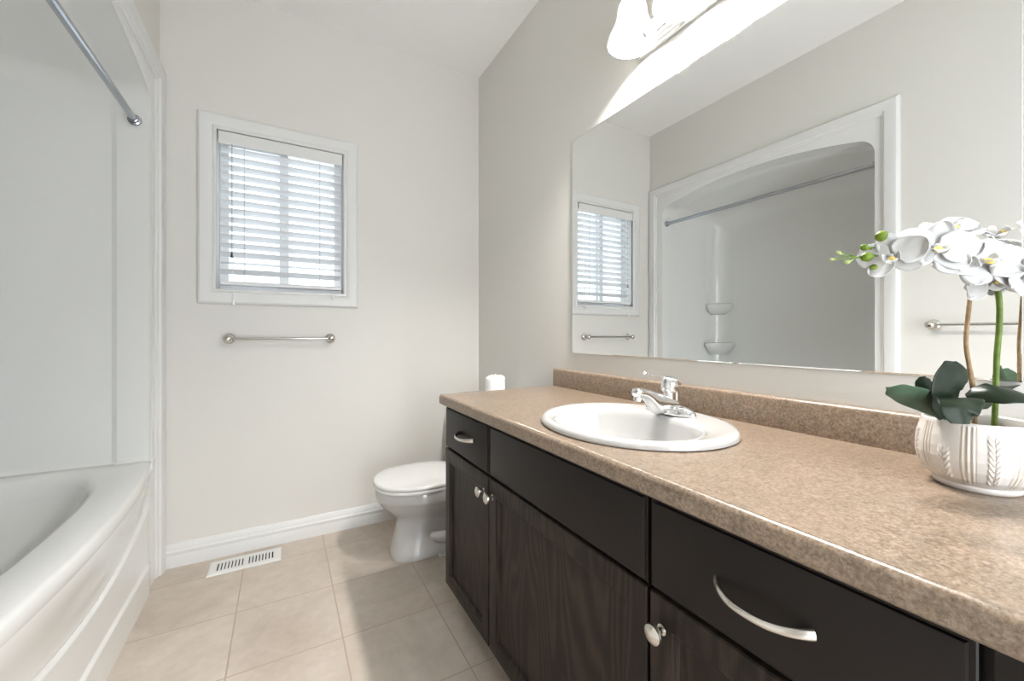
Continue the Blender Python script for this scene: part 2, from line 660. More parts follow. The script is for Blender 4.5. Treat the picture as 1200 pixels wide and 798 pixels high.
def arch_outline(zb, n_side=14, n_corner=10, n_top=36):
    """opening outline from near jamb bottom over the arch to far jamb bottom: list of (y,z)"""
    zs, zp = 2.118, 2.186          # shoulder and crown heights of the arch
    R = 0.085
    half = (OY1 - OY0) / 2
    cove = [(0.0, 0.016), (0.003, 0.010), (0.007, 0.0055), (0.012, 0.0022), (0.018, 0.0005), (0.025, 0.0)]
    pts = [(OY0 + dy, zb + dz) for dz, dy in cove]
    pts += [(OY0, zb + 0.025 + (zs - R - zb - 0.025) * i / n_side) for i in range(1, n_side)]
    for i in range(n_corner):
        a = PI - (PI / 2) * i / n_corner * 0.93
        pts.append((OY0 + R + R * math.cos(a), zs - R + R * math.sin(a)))
    y0 = OY0 + R
    for i in range(n_top + 1):
        t = i / n_top
        y = y0 + (OY1 - R - y0) * t
        q = (y - CYT) / (half - R)
        pts.append((y, zs + 0.002 + (zp - zs) * (1 - q * q)))
    left = [p for p in pts if p[0] < CYT - 1e-6]
    return left + [(CYT, zp)] + [(2 * CYT - y, z) for y, z in reversed(left)]


OUT = arch_outline(RIM - 0.002)
b = B()
# flat flange face around the arched opening
x_f = XL
outer = []
for y, z in OUT:
    dy, dz = y - CYT, z - 1.3
    if z < 2.02 and abs(dy) > 0.6:
        outer.append((AY0 + 0.002 if dy < 0 else AY1 - 0.002, z))
    else:
        outer.append((CYT + dy * (AY1 - AY0 - 0.004) / (OY1 - OY0), AZ1 - 0.002))
fil = [[(x_f, y, z) for y, z in outer]]
for r in (0.0,):
    fil.append([(x_f, CYT + (y - CYT) * 1.012, z + (0.008 if z > 2.03 else 0)) for y, z in OUT])
# rounded lip into the alcove, jamb strip, step, then back
def inset(y, z, dj, dt):
    """move the outline inward by dj at the jambs and dt at the arch"""
    kz = 1 - smoothstep((z - 1.93) / 0.10)
    sgn = 1 if y < CYT else -1
    f = abs(y - CYT) / ((OY1 - OY0) / 2)
    return (y + sgn * dj * f * f * f, z - dt * (1 - kz))


seq = [(-0.002, 0.0, 0.0), (-0.008, -0.003, -0.001), (-0.016, -0.004, -0.002), (-0.112, -0.004, 0.0), (-0.114, -0.0045, 0.0), (-0.134, -0.0255, 0.0), (-0.136, -0.026, 0.001), (-0.2, -0.026, 0.004)]
for dx, dj, dt in seq:
    L = []
    for y, z in OUT:
        k = 1 - smoothstep((z - 1.90) / 0.14)
        yy, zz = inset(y, z, dj * k, dt)
        L.append((x_f + dx, yy, zz))
    fil.append(L)
Rb = 0.16
for i in range(12):
    a = (PI / 2) * i / 11
    L = []
    for y, z in OUT:
        k = 1 - smoothstep((z - 1.90) / 0.14)
        dj = -0.026 * k + Rb * (1 - math.cos(a))
        sgn = 1 if y < CYT else -1
        f = abs(y - CYT) / ((OY1 - OY0) / 2)
        yy = y + sgn * dj * min(1.0, f * f * 1.0)
        kz = smoothstep((z - 1.55) / 0.6)
        zz = z - (0.006 + Rb * 0.9 * (1 - math.cos(a))) * kz
        L.append((XBK + Rb - Rb * math.sin(a), yy, zz))
    fil.append(L)
rows = b.loft(fil, closed=False)
# back panel: bridge the last outline straight across
last = rows[-1]
n = len(last)
for i in range(n // 2):
    j = n - 1 - i
    if j - 1 > i + 1:
        b.face([last[i], last[i + 1], last[j - 1], last[j]])
    elif j - 1 == i + 1:
        b.face([last[i], last[i + 1], last[j]])
b.make('surround', M_ACRYLIC, tub, angle=50)


# corner ledges
def ledge(z, r, name, h, yc, sgn):
    b = B()
    loops = []
    cx, cy = XBK + 0.02, yc
    for hh, rr in ((0.0, r * 0.92), (-0.002, r * 0.97), (-0.008, r), (-0.018, r * 0.995), (-0.035, r * 0.95), (-0.055, r * 0.86), (-0.075, r * 0.72), (-h, r * 0.52)):
        L = [(cx - 0.02, cy, z + hh)]
        for k in range(15):
            a = (PI / 2) * k / 14
            L.append((cx + rr * math.cos(a), cy - sgn * rr * math.sin(a) * 1.0, z + hh))
        loops.append(L)
    b.loft(loops, True, True, True)
    b.make(name, M_ACRYLIC, tub, angle=50, bevel=0.003)


ledge(1.345, 0.150, 'corner_ledge', 0.095, 2.285, 1)
ledge(1.000, 0.170, 'corner_ledge', 0.100, 2.285, 1)


def bow(y):
    q = (y - CYT) / 0.665
    return 0.058 * max(0.0, 1 - q * q) ** 0.8


# tub basin with its wide rim
BCX, BCY, BA, BB = -0.862, 1.600, 0.302, 0.610


def basin(a, k, z, n=2.9, sx=1.0, sy=1.0):
    c, s_ = math.cos(a), math.sin(a)
    rx = math.copysign(abs(c) ** (2 / n), c)
    ry = math.copysign(abs(s_) ** (2 / n), s_)
    return Vector((BCX + BA * k * sx * rx, BCY + BB * k * sy * ry, z))


NA = 144
y_e0, y_e1 = OY0 - 0.020, OY1 + 0.020


def rim_edge(a):
    """hit of a ray from the basin centre with the tub outline, bowed at the front"""
    p = basin(a, 1.0, 0)
    d = (p - Vector((BCX, BCY, 0)))
    d.normalize()
    t = 9.0
    if d.y > 1e-6:
        t = min(t, (y_e1 - BCY) / d.y)
    if d.y < -1e-6:
        t = min(t, (y_e0 - BCY) / d.y)
    if d.x < -1e-6:
        t = min(t, (XBK - 0.01 - BCX) / d.x)
    if d.x > 1e-6:
        lo, hi = 0.0, t
        for _ in range(40):
            m_ = (lo + hi) / 2
            if BCX + d.x * m_ < XL - 0.004 + bow(BCY + d.y * m_):
                lo = m_
            else:
                hi = m_
        t = min(t, lo)
    return Vector((BCX + d.x * t, BCY + d.y * t, 0))


angs = [2 * PI * k / NA for k in range(NA)]
# sharpen the two front corners by adding rays aimed at them
loops = []
edge = [rim_edge(a) for a in angs]


def mixp(p, q, t, z):
    return (p.x + (q.x - p.x) * t, p.y + (q.y - p.y) * t, z)


b = B()
inner = [basin(a, 1.0, 0) for a in angs]
loops.append([(e.x - (0.006 if e.x > -0.6 else 0), e.y, RIM - 0.052) for e in edge])
loops.append([(e.x, e.y, RIM - 0.044) for e in edge])
loops.append([(e.x, e.y, RIM - 0.014) for e in edge])
loops.append([mixp(e, i, 0.03, RIM - 0.004) for e, i in zip(edge, inner)])
loops.append([mixp(e, i, 0.09, RIM) for e, i in zip(edge, inner)])
loops.append([mixp(e, i, 0.5, RIM - 0.001) for e, i in zip(edge, inner)])
loops.append([mixp(e, i, 0.88, RIM - 0.003) for e, i in zip(edge, inner)])
for k, z in ((1.0, RIM - 0.010), (0.975, RIM - 0.03), (0.955, RIM - 0.07), (0.925, RIM - 0.16), (0.885, RIM - 0.27), (0.83, RIM - 0.345), (0.74, RIM - 0.375), (0.5, RIM - 0.382), (0.2, RIM - 0.385)):
    loops.append([basin(a, k, z) for a in angs])
b.loft(loops, True, False, True)
b.make('basin', M_ACRYLIC, tub, angle=50)


# front apron with the smile shaped ridge
def apron(u, v):
    y = (AY0 + 0.002) + (AY1 - AY0 - 0.004) * u
    z = (RIM - 0.040) * (1 - v)
    za = 0.260 + 0.30 * (y - 1.66) ** 2
    bo = bow(y) - 0.006
    end = smoothstep((abs(y - CYT) - 0.60) / 0.05)      # flat strips beside the casing
    if z > za:
        t = (z - za) / (RIM - 0.04 - za)
        low = -0.012 + 0.006 * smoothstep(bo / 0.05)
        x = XL + low + (bo - low) * smoothstep(t) ** 1.1
    else:
        x = XL - 0.010 + 0.012 * smoothstep((za - z) / 0.010)
    x += 0.009 * smoothstep((0.125 - z) / 0.010)
    x = x + (XL - x) * end
    return (x, y, z)


b = B()
rows_v = sorted(set([i / 60 for i in range(61)] + [1 - z / (RIM - 0.04) for z in (0.132, 0.126, 0.123, 0.120, 0.117, 0.112)]))
NU, NV = 90, 150
b.grid(apron, NU, NV)
for ya, yb in ((AY0 + 0.002, OY0 - 0.008), (OY1 + 0.010, AY1 - 0.002)):      # flange strips closing the corners
    b.box(XL - 0.02, XL - 0.0005, ya, yb, RIM - 0.07, RIM + 0.004)
b.make('apron', M_ACRYLIC, tub, angle=60)

# ------------------------------------------------------------------ shower curtain rod
rd = thing('shower_curtain_rod', 'bare grey metal curtain rod spanning the tub opening', 'curtain rod', (-0.545, CYT, 1.985))
B().tube([(-0.545, OY0 + 0.002, 1.985), (-0.545, OY1 - 0.002, 1.985)], 0.0125, 20).make('rod', M_ROD, rd)
for y, d in ((OY0 - 0.002, 1), (OY1 + 0.002, -1)):
    B().lathe([(0.022, 0), (0.024, 0.004), (0.022, 0.011), (0.0165, 0.014), (0.0165, 0.026), (0.0128, 0.028)], (-0.545, y, 1.985), (0, d, 0), 24).make('flange', M_ROD, rd)


# ------------------------------------------------------------------ towel bars
def towel_bar(label, p0, p1, nrm, zc):
    mid = (Vector(p0) + Vector(p1)) / 2
    t = thing('towel_bar', label, 'towel bar', (mid.x, mid.y, zc), 'towel bars')
    nv = Vector(nrm)
    d = (Vector(p1) - Vector(p0)).normalized()
    for p in (p0, p1):
        B().lathe([(0.001, 0.002), (0.024, 0.0025), (0.026, 0.006), (0.023, 0.011), (0.014, 0.015), (0.010, 0.024), (0.0105, 0.040), (0.015, 0.046), (0.0185, 0.055), (0.0175, 0.064), (0.011, 0.071), (0.0, 0.073)],
                  (p[0], p[1], zc), nv, 24).make('post', M_NICKEL, t)
    a = Vector((p0[0], p0[1], zc)) + nv * 0.057
    c = Vector((p1[0], p1[1], zc)) + nv * 0.057
    B().tube([a, c], 0.0062, 16).make('bar', M_BAR, t)
    return t


towel_bar('brushed nickel towel bar on the back wall below the window', (-0.226, YB), (0.226, YB), (0, -1, 0), 1.055)
towel_bar('brushed nickel towel bar seen only in the mirror, right of the tub casing', (XL, 0.690), (XL, 0.240), (1, 0, 0), 1.122)

# ------------------------------------------------------------------ floor register
fv = thing('floor_vent', 'white slotted metal floor register on the tiles by the back baseboard', 'floor vent', (-0.150, 2.292, 0.0))
VX0, VX1, VY0, VY1 = -0.295, -0.005, 2.226, 2.358
b = B()
prof = [(0.0, 0.0), (0.0, 0.002), (0.008, 0.006), (0.030, 0.006), (0.031, 0.002)]
loops = []
for w, z in prof:
    loops.append([(VX0 + w, VY0 + w, z), (VX1 - w, VY0 + w, z), (VX1 - w, VY1 - w, z), (VX0 + w, VY1 - w, z)])
b.loft(loops, True)
b.make('frame', M_TRIM, fv, angle=20)
B().box(VX0 + 0.03, VX1 - 0.03, VY0 + 0.03, VY1 - 0.03, 0.0004, 0.0012).make('duct_shade', M_DARK, fv, smooth=False)  # near-black sheet on the floor, painting the shade below the louvers
b = B()
x0, x1 = VX0 + 0.0305, VX1 - 0.0305
nb = 17
for k in range(nb + 1):
    x = x0 + (x1 - x0) * k / nb
    w = 0.0042
    if k == 0 or k == nb:
        w = 0.003
    xa, xb = max(x - w, x0), min(x + w, x1)
    b.box(xa, xb, VY0 + 0.0305, VY1 - 0.0305, 0.0014, 0.0056)
b.box((x0 + x1) / 2 - 0.010, (x0 + x1) / 2 + 0.010, VY0 + 0.0305, VY1 - 0.0305, 0.0012, 0.0058)
b.make('louvers', M_TRIM, fv, smooth=False)

# ------------------------------------------------------------------ vanity cabinet
XF = 0.562
van = thing('vanity_cabinet', 'long dark espresso wood bathroom vanity cabinet with knobs and pulls', 'cabinet', (0.83, 0.79, 0.0))
b = B()
b.box(XF + 0.021, XR - 0.003, 0.062, 0.080, 0.092, 0.801)
b.box(XF + 0.021, XR - 0.003, 1.511, 1.529, 0.092, 0.801)
b.box(XF + 0.021, XF + 0.039, 0.080, 1.511, 0.092, 0.801)
b.box(XR - 0.010, XR - 0.003, 0.080, 1.511, 0.092, 0.801)
b.box(XF + 0.039, XR - 0.010, 0.080, 1.511, 0.092, 0.108)
b.box(XF + 0.085, XR - 0.003, 0.062, 1.529, 0.0, 0.092)
b.make('carcass', M_FRONT, van, smooth=False, bevel=0.001)


def slab(y0, y1, z0, z1, name):
    b = B()
    prof = [(0.0, XF + 0.0205), (0.0, XF + 0.006), (0.0015, XF + 0.0045), (0.006, XF + 0.0045), (0.0075, XF + 0.001), (0.010, XF)]
    loops = [[(x, y0 + w, z0 + w), (x, y1 - w, z0 + w), (x, y1 - w, z1 - w), (x, y0 + w, z1 - w)] for w, x in prof]
    b.loft(loops, True, True, True)
    return b.make(name, M_FRONT, van, angle=25)


def door(y0, y1, z0, z1):
    b = B()
    s = 0.056
    prof = [(0.0, XF + 0.0205), (0.0, XF + 0.004), (0.002, XF + 0.001), (0.006, XF), (s - 0.010, XF), (s - 0.006, XF + 0.003), (s - 0.003, XF + 0.0035), (s, XF + 0.011)]
    loops = [[(x, y0 + w, z0 + w), (x, y1 - w, z0 + w), (x, y1 - w, z1 - w), (x, y0 + w, z1 - w)] for w, x in prof]
    b.loft(loops, True, True, False)
    d = b.make('door', M_WOOD, van, angle=20)
    w = s - 0.001
    B().box(XF + 0.0108, XF + 0.016, y0 + w, y1 - w, z0 + w, z1 - w).make('panel', M_WOOD, d, smooth=False)
    return d


def knob(parent, y, z):
    B().lathe([(0.009, 0.0), (0.009, 0.002), (0.0052, 0.004), (0.005, 0.013), (0.008, 0.0155), (0.0145, 0.018), (0.0168, 0.0215), (0.0160, 0.026), (0.011, 0.0295), (0.0, 0.0308)],
              (XF, y, z), (-1, 0, 0), 28).make('knob', M_NICKEL, parent)


def pull(parent, y, z, L=0.128):
    b = B()
    pts, rr = [], []
    for k in range(29):
        t = k / 28
        q = 2 * t - 1
        pts.append((XF + 0.001 - 0.033 * (1 - abs(q) ** 2.6), y + q * L / 2, z - 0.003 * (1 - q * q)))
        rr.append(0.0048 + 0.0032 * abs(q) ** 2.5)
    b.tube(pts, rr, 14, True, 0.62, up=(-1, 0, 0))
    b.make('pull', M_NICKEL, parent)


DT0, DT1 = 0.636, 0.794
d1 = slab(1.1455, 1.5285, DT0, DT1, 'drawer_front')
pull(d1, 1.325, 0.716)
slab(0.5095, 1.1395, DT0, DT1, 'false_drawer_front')
d2 = slab(0.1150, 0.5020, DT0, DT1, 'drawer_front')
pull(d2, 0.312, 0.713)
a1 = door(1.1455, 1.5285, 0.095, 0.629)
knob(a1, 1.172, 0.578)
a2 = door(0.5095, 1.1395, 0.095, 0.629)
knob(a2, 1.112, 0.578)
a3 = door(0.1150, 0.5020, 0.095, 0.629)
knob(a3, 0.474, 0.577)
B().box(XF + 0.006, XF + 0.021, 0.062, 0.106, 0.095, 0.794).make('filler_strip', M_FRONT, van, smooth=False, bevel=0.001)

# ------------------------------------------------------------------ countertop with sink cut-out
ct = thing('countertop', 'speckled tan laminate countertop on the dark vanity, with backsplash', 'countertop', (0.83, 0.79, 0.802))
CX0, CX1, CY0, CY1, CZ0, CZ1 = 0.541, XR - 0.002, 0.045, 1.543, 0.802, 0.839
SX, SY, SA, SB = 0.805, 0.778, 0.229, 0.260
N = 96
b = B()
hole = []
outer_pts = []
for k in range(N):
    a = 2 * PI * k / N
    c, s_ = math.cos(a), math.sin(a)
    hx, hy = SX + SA * 0.93 * c, SY + SB * 0.93 * s_
    dx, dy = SA * c, SB * s_
    t = 99
    x_in0, x_in1, y_in0, y_in1 = CX0 + 0.012, CX1, CY0, CY1 - 0.004
    if dx > 1e-9:
        t = min(t, (x_in1 - SX) / dx)
    if dx < -1e-9:
        t = min(t, (x_in0 - SX) / dx)
    if dy > 1e-9:
        t = min(t, (y_in1 - SY) / dy)
    if dy < -1e-9:
        t = min(t, (y_in0 - SY) / dy)
    hole.append((hx, hy))
    outer_pts.append((SX + dx * t, SY + dy * t))
b.loft([[(x, y, CZ0 + 0.004) for x, y in hole], [(x, y, CZ1) for x, y in hole]], True)
top_in = [b.v((x, y, CZ1)) for x, y in hole]
top_out = [b.v((x, y, CZ1)) for x, y in outer_pts]
for k in range(N):
    j = (k + 1) % N
    b.face([top_in[k], top_in[j], top_out[j], top_out[k]])
for (cx, cy) in ((CX0 + 0.012, CY0), (CX0 + 0.012, CY1 - 0.004), (CX1, CY0), (CX1, CY1 - 0.004)):
    # fill the four corners between the radial samples
    best = sorted(range(N), key=lambda k: (outer_pts[k][0] - cx) ** 2 + (outer_pts[k][1] - cy) ** 2)[:2]
    b.face([b.v((cx, cy, CZ1)), top_out[best[0]], top_out[best[1]]])
# rolled front edge and square end, extruded along the counter
fr = [(CX0 + 0.012, CZ1)]
for k in range(7):
    a = PI / 2 * k / 6
    fr.append((CX0 + 0.012 - 0.012 * math.sin(a), CZ1 - 0.012 + 0.012 * math.cos(a)))
fr += [(CX0, CZ0 + 0.004), (CX0 + 0.004, CZ0), (CX0 + 0.03, CZ0)]
b.loft([[(x, CY0, z) for x, z in fr], [(x, CY1 - 0.004, z) for x, z in fr]], False)
en = [(CY1 - 0.004, CZ1), (CY1 - 0.001, CZ1 - 0.001), (CY1, CZ1 - 0.004), (CY1, CZ0)]
b.loft([[(CX0 + 0.004, y, z) for y, z in en], [(CX1, y, z) for y, z in en]], False)
b.face([b.v((x, CY1 - 0.002, z)) for x, z in fr] + [b.v((CX0 + 0.03, CY1 - 0.002, CZ1))])
b.face([b.v((CX0 + 0.01, CY0, CZ0)), b.v((CX1, CY0, CZ0)), b.v((CX1, CY0, CZ1)), b.v((CX0 + 0.012, CY0, CZ1))])
b.face([b.v((CX0 + 0.004, CY0, CZ0)), b.v((XF + 0.03, CY0, CZ0)), b.v((XF + 0.03, CY1, CZ0)), b.v((CX0 + 0.004, CY1, CZ0))])
b.make('worktop', M_LAM, ct, angle=40)
b = B()
pf = [(1.093, CZ1 - 0.001), (1.093, 0.910), (1.0945, 0.9145), (1.098, 0.918), (1.104, 0.919), (XR - 0.001, 0.919), (XR - 0.001, CZ1 - 0.001)]
b.loft([[(x, CY0, z) for x, z in pf], [(x, CY1, z) for x, z in pf]], True, True, True)
b.make('backsplash', M_LAM, ct, angle=40)

# ------------------------------------------------------------------ sink
sk = thing('sink', 'white oval drop-in basin sink set in the tan countertop', 'sink', (SX, SY, CZ1))
b = B()
NS = 96


def oval(k, z, dx=0.0, ka=1.0, kb=1.0):
    return [(SX + dx + SA * k * ka * math.cos(2 * PI * i / NS), SY + SB * k * kb * math.sin(2 * PI * i / NS), z) for i in range(NS)]


IX = -0.030
ll = [oval(0.985, CZ1 + 0.0005), oval(1.0, CZ1 + 0.003), oval(0.998, CZ1 + 0.009), oval(0.985, CZ1 + 0.0145), oval(0.960, CZ1 + 0.0175), oval(0.93, CZ1 + 0.018),
      oval(0.88, CZ1 + 0.0165, IX * 0.25, 0.99), oval(0.83, CZ1 + 0.0150, IX * 0.8, 0.93), oval(0.79, CZ1 + 0.0125, IX, 0.90), oval(0.765, CZ1 + 0.006, IX, 0.89), oval(0.745, CZ1 - 0.008, IX, 0.88),
      oval(0.70, CZ1 - 0.045, IX, 0.88), oval(0.62, CZ1 - 0.085, IX, 0.88), oval(0.48, CZ1 - 0.118, IX, 0.9), oval(0.28, CZ1 - 0.134, IX, 0.95), oval(0.10, CZ1 - 0.139, IX, 1.0)]
b.loft(ll, True, False, True)
b.make('bowl', M_PORC, sk, angle=60)
B().lathe([(0.0, -0.1375), (0.021, -0.1375), (0.023, -0.135), (0.019, -0.134), (0.012, -0.137), (0.0, -0.134)], (SX + IX, SY, CZ1), n=24, caps=False).make('drain', M_CHROME, sk)

# ------------------------------------------------------------------ faucet
FX, FY, FZ = 0.962, 0.785, CZ1 + 0.0158
fc = thing('faucet', 'chrome single-lever faucet on the rear rim of the white sink', 'faucet', (FX, FY, FZ))
b = B()
loops = []
for z, k in ((0.0, 1.0), (0.004, 1.02), (0.010, 0.96), (0.016, 0.82), (0.021, 0.60), (0.024, 0.35), (0.025, 0.05)):
    L = []
    for i in range(40):
        a = 2 * PI * i / 40
        L.append((FX + 0.029 * k * math.cos(a), FY + 0.083 * (0.4 + 0.6 * k) * math.copysign(abs(math.sin(a)) ** 0.85, math.sin(a)), FZ + z))
    loops.append(L)
b.loft(loops, True, True, True)
b.make('base_plate', M_CHROME, fc, angle=60)
b = B()
# spout: broad body rising from the base and reaching over the bowl
path = [(-0.1405, 0.072, 0.060, 0.009), (-0.1360, 0.0775, 0.056, 0.0135), (-0.128, 0.0785, 0.0535, 0.0150), (-0.113, 0.0770, 0.0510, 0.0158), (-0.098, 0.0740, 0.0440, 0.0170), (-0.084, 0.0702, 0.0300, 0.0185),
        (-0.072, 0.0668, 0.0120, 0.0200), (-0.062, 0.0636, 0.0025, 0.0210), (-0.040, 0.0570, 0.0020, 0.0230), (-0.012, 0.0475, 0.0020, 0.0250), (0.012, 0.0370, 0.0020, 0.0250), (0.030, 0.0260, 0.0030, 0.0220), (0.040, 0.0150, 0.0050, 0.0140)]
loops = []
for x, zt, zb, hw in path:
    L = []
    zm, hh = (zt + zb) / 2, (zt - zb) / 2
    for i in range(28):
        a = 2 * PI * i / 28
        c, q = math.cos(a), math.sin(a)
        wide = 1.0 - 0.22 * max(0.0, q) if hh > 0.015 else 1.0
        L.append((FX + x, FY + hw * wide * math.copysign(abs(c) ** 0.62, c), FZ + zm + hh * math.copysign(abs(q) ** 0.75, q)))
    loops.append(L)
b.loft(loops, True, True, True)
b.make('spout', M_CHROME, fc, angle=55)
B().lathe([(0.010, 0.0), (0.0125, 0.001), (0.0125, 0.007), (0.0115, 0.009), (0.0115, 0.016), (0.0125, 0.018), (0.011, 0.024)], (FX - 0.126, FY, FZ + 0.043), n=24).make('aerator', M_CHROME, fc)
B().lathe([(0.017, 0.030), (0.0162, 0.054), (0.0165, 0.059), (0.0215, 0.063), (0.0238, 0.071), (0.0228, 0.084), (0.018, 0.094), (0.010, 0.101), (0.0, 0.103)], (FX - 0.002, FY, FZ), n=28).make('neck', M_CHROME, fc)
b = B()
hp = spline([(FX + 0.043, FY, FZ + 0.080), (FX + 0.022, FY, FZ + 0.088), (FX - 0.006, FY, FZ + 0.095), (FX - 0.040, FY, FZ + 0.106), (FX - 0.078, FY, FZ + 0.1135), (FX - 0.110, FY, FZ + 0.119)], 6)
nn = len(hp)
rad = []
for i in range(nn):
    t = i / (nn - 1)
    rad.append(0.0055 + 0.016 * math.exp(-((t - 0.30) / 0.19) ** 2) + 0.003 * smoothstep((t - 0.7) / 0.3) - (0.006 if i == nn - 1 else 0))
b.tube(hp, rad, 18, True, 0.55, up=(0, 0, 1))
b.make('lever', M_CHROME, fc, angle=60)
B().tube([(FX + 0.030, FY, FZ + 0.01), (FX + 0.030, FY, FZ + 0.062), (FX + 0.030, FY, FZ + 0.068)], [0.0028, 0.0028, 0.006], 12).make('lift_rod', M_CHROME, fc)

# ------------------------------------------------------------------ mirror
mi = thing('wall_mirror', 'wide frameless mirror on the wall above the backsplash', 'mirror', (XR - 0.004, 0.797, 0.995))
MY0, MY1, MZ0, MZ1 = 0.174, 1.420, 0.996, 1.925
b = B()
xm = XR - 0.007
loops = [[(x, MY0 + w * 0.15, MZ0 + w), (x, MY1 - w, MZ0 + w), (x, MY1 - w, MZ1 - w), (x, MY0 + w * 0.15, MZ1 - w)] for w, x in ((0.0, XR - 0.001), (0.0, xm + 0.0006), (0.003, xm))]
b.loft(loops, True, True, False)
b.make('bevelled_edge', M_MIRROR, mi, smooth=False)
B().box(xm, xm + 0.003, MY0 + 0.0005, MY1 - 0.003, MZ0 + 0.003, MZ1 - 0.003).make('mirror_glass', M_MIRROR, mi, smooth=False)

# ------------------------------------------------------------------ vanity light
vl = thing('vanity_light', 'three-lamp chrome wall light with frosted bell shades above the mirror', 'wall light', (XR - 0.01, 0.793, 2.10))
b = B()
PY0, PY1 = 0.545, 1.041
for k, (z0, z1, th) in enumerate(((2.055, 2.066, 0.016), (2.066, 2.078, 0.021), (2.078, 2.094, 0.026), (2.094, 2.134, 0.030), (2.134, 2.150, 0.026), (2.150, 2.162, 0.021), (2.162, 2.173, 0.016))):
    b.box(XR - th, XR - 0.001, PY0, PY1, z0, z1)
b.make('back_plate', M_CHROME, vl, smooth=False, bevel=0.003)
LX, LZ = 1.020, 2.056


def lamp(y):
    b = B()
    b.tube(spline([(XR - 0.028, y, 2.114), (XR - 0.055, y, 2.140), (LX + 0.022, y, 2.238), (LX, y, 2.246), (LX, y, 2.230)], 6), 0.0075, 12)
    b.lathe([(0.020, 0.0), (0.022, 0.006), (0.012, 0.012), (0.008, 0.016)], (XR - 0.030, y, 2.114), (-1, 0, 0), 20)
    arm = b.make('lamp_arm', M_CHROME, vl)
    B().lathe([(0.006, 0.186), (0.024, 0.182), (0.029, 0.172), (0.031, 0.142), (0.028, 0.132)], (LX, y, LZ), n=24).make('socket_cup', M_CHROME, arm)
    pr_o = [(0.027, 0.136), (0.036, 0.134), (0.043, 0.125), (0.047, 0.110), (0.0485, 0.092), (0.0515, 0.074), (0.059, 0.055), (0.069, 0.036), (0.077, 0.016), (0.0805, 0.004), (0.0805, 0.0)]
    pr_i = [(r - 0.003, h) for r, h in reversed(pr_o)]
    b = B()
    b.lathe(pr_o + [(0.079, -0.0015)] + pr_i, (LX, y, LZ), n=40, caps=False)
    b.make('glass_shade', M_SHADE, arm, angle=60)
    B().lathe([(0.0, 0.030), (0.016, 0.034), (0.025, 0.046), (0.029, 0.062), (0.027, 0.078), (0.019, 0.098), (0.014, 0.112), (0.013, 0.135)], (LX, y, LZ), n=24).make('bulb', M_BULB, arm)


for y in (0.984, 0.793, 0.602):
    lamp(y)

# ------------------------------------------------------------------ toilet
TY = 2.0
to = thing('toilet', 'white toilet with closed lid behind the vanity by the back wall', 'toilet', (0.75, TY, 0.0))


def egg(xf, xb, hw, z, n=2.2, N=48, p=0.0):
    cx, rx = (xf + xb) / 2, (xb - xf) / 2
    L = []
    for i in range(N):
        a = 2 * PI * i / N
        c, s_ = math.cos(a), math.sin(a)
        x = cx + rx * math.copysign(abs(c) ** (2 / n), c)
        w = hw * math.copysign(abs(s_) ** (2 / n), s_) * (1 + p * c)
        L.append((x, TY + w, z))
    return L


b = B()
secs = [(0.455, 0.93, 0.108, 0.0, 3.2), (0.453, 0.93, 0.110, 0.010, 3.2), (0.457, 0.92, 0.106, 0.030, 3.1), (0.468, 0.90, 0.098, 0.075, 2.9), (0.480, 0.88, 0.093, 0.120, 2.7), (0.486, 0.88, 0.093, 0.160, 2.5),
        (0.482, 0.89, 0.100, 0.185, 2.4), (0.464, 0.90, 0.118, 0.205, 2.3), (0.438, 0.91, 0.140, 0.228, 2.2), (0.414, 0.93, 0.160, 0.252, 2.2), (0.400, 0.95, 0.171, 0.272, 2.2), (0.394, 0.96, 0.176, 0.282, 2.2), (0.3885, 0.97, 0.1815, 0.288, 2.2), (0.386, 0.97, 0.184, 0.298, 2.2), (0.386, 0.97, 0.185, 0.320, 2.2), (0.388, 0.97, 0.183, 0.335, 2.2),
        (0.396, 0.965, 0.178, 0.341, 2.2), (0.46, 0.90, 0.12, 0.341, 2.2), (0.50, 0.84, 0.09, 0.30, 2.1), (0.56, 0.76, 0.05, 0.22, 2.0)]
b.loft([egg(*s) for s in secs], True, True, True)
b.make('bowl', M_PORC, to, angle=60)
b = B()
for sgn in (-1, 1):
    b.tube(spline([(0.58, TY + sgn * 0.040, 0.185), (0.65, TY + sgn * 0.082, 0.215), (0.73, TY + sgn * 0.094, 0.212), (0.785, TY + sgn * 0.094, 0.150), (0.74, TY + sgn * 0.088, 0.085), (0.66, TY + sgn * 0.078, 0.090), (0.60, TY + sgn * 0.035, 0.110)], 8), 0.033, 18)
b.make('trapway', M_PORC, to, angle=70)
B().lathe([(0.017, 0.0), (0.017, 0.008), (0.012, 0.018), (0.0, 0.021)], (0.74, TY - 0.125, 0.010), n=16).make('bolt_cap', M_PORC, to)
b = B()
b.box(0.66, 0.90, TY - 0.135, TY - 0.085, 0.0, 0.012)
b.make('foot', M_PORC, to, bevel=0.005)
b = B()
ring = []
for k, z in ((1.0, 0.342), (1.012, 0.346), (1.012, 0.354), (1.0, 0.357)):
    ring.append([(0.605 + (x - 0.605) * k, TY + (y - TY) * k, z) for x, y, _ in egg(0.382, 0.828, 0.186, z, 2.25)])
b.loft(ring, True, True, True)
b.make('seat', M_SEAT, to, angle=60)
b = B()
ring = []
for k, z in ((0.992, 0.360), (1.008, 0.363), (1.010, 0.370), (0.995, 0.376), (0.95, 0.379), (0.7, 0.383), (0.3, 0.385)):
    ring.append([(0.605 + (x - 0.605) * k, TY + (y - TY) * k, z) for x, y, _ in egg(0.380, 0.832, 0.187, z, 2.25)])
b.loft(ring, True, True, True)
b.make('lid', M_SEAT, to, angle=60)
b = B()
b.tube([(0.835, TY - 0.09, 0.364), (0.835, TY + 0.09, 0.364)], 0.014, 14)
b.make('hinge', M_SEAT, to)
b = B()
L = []
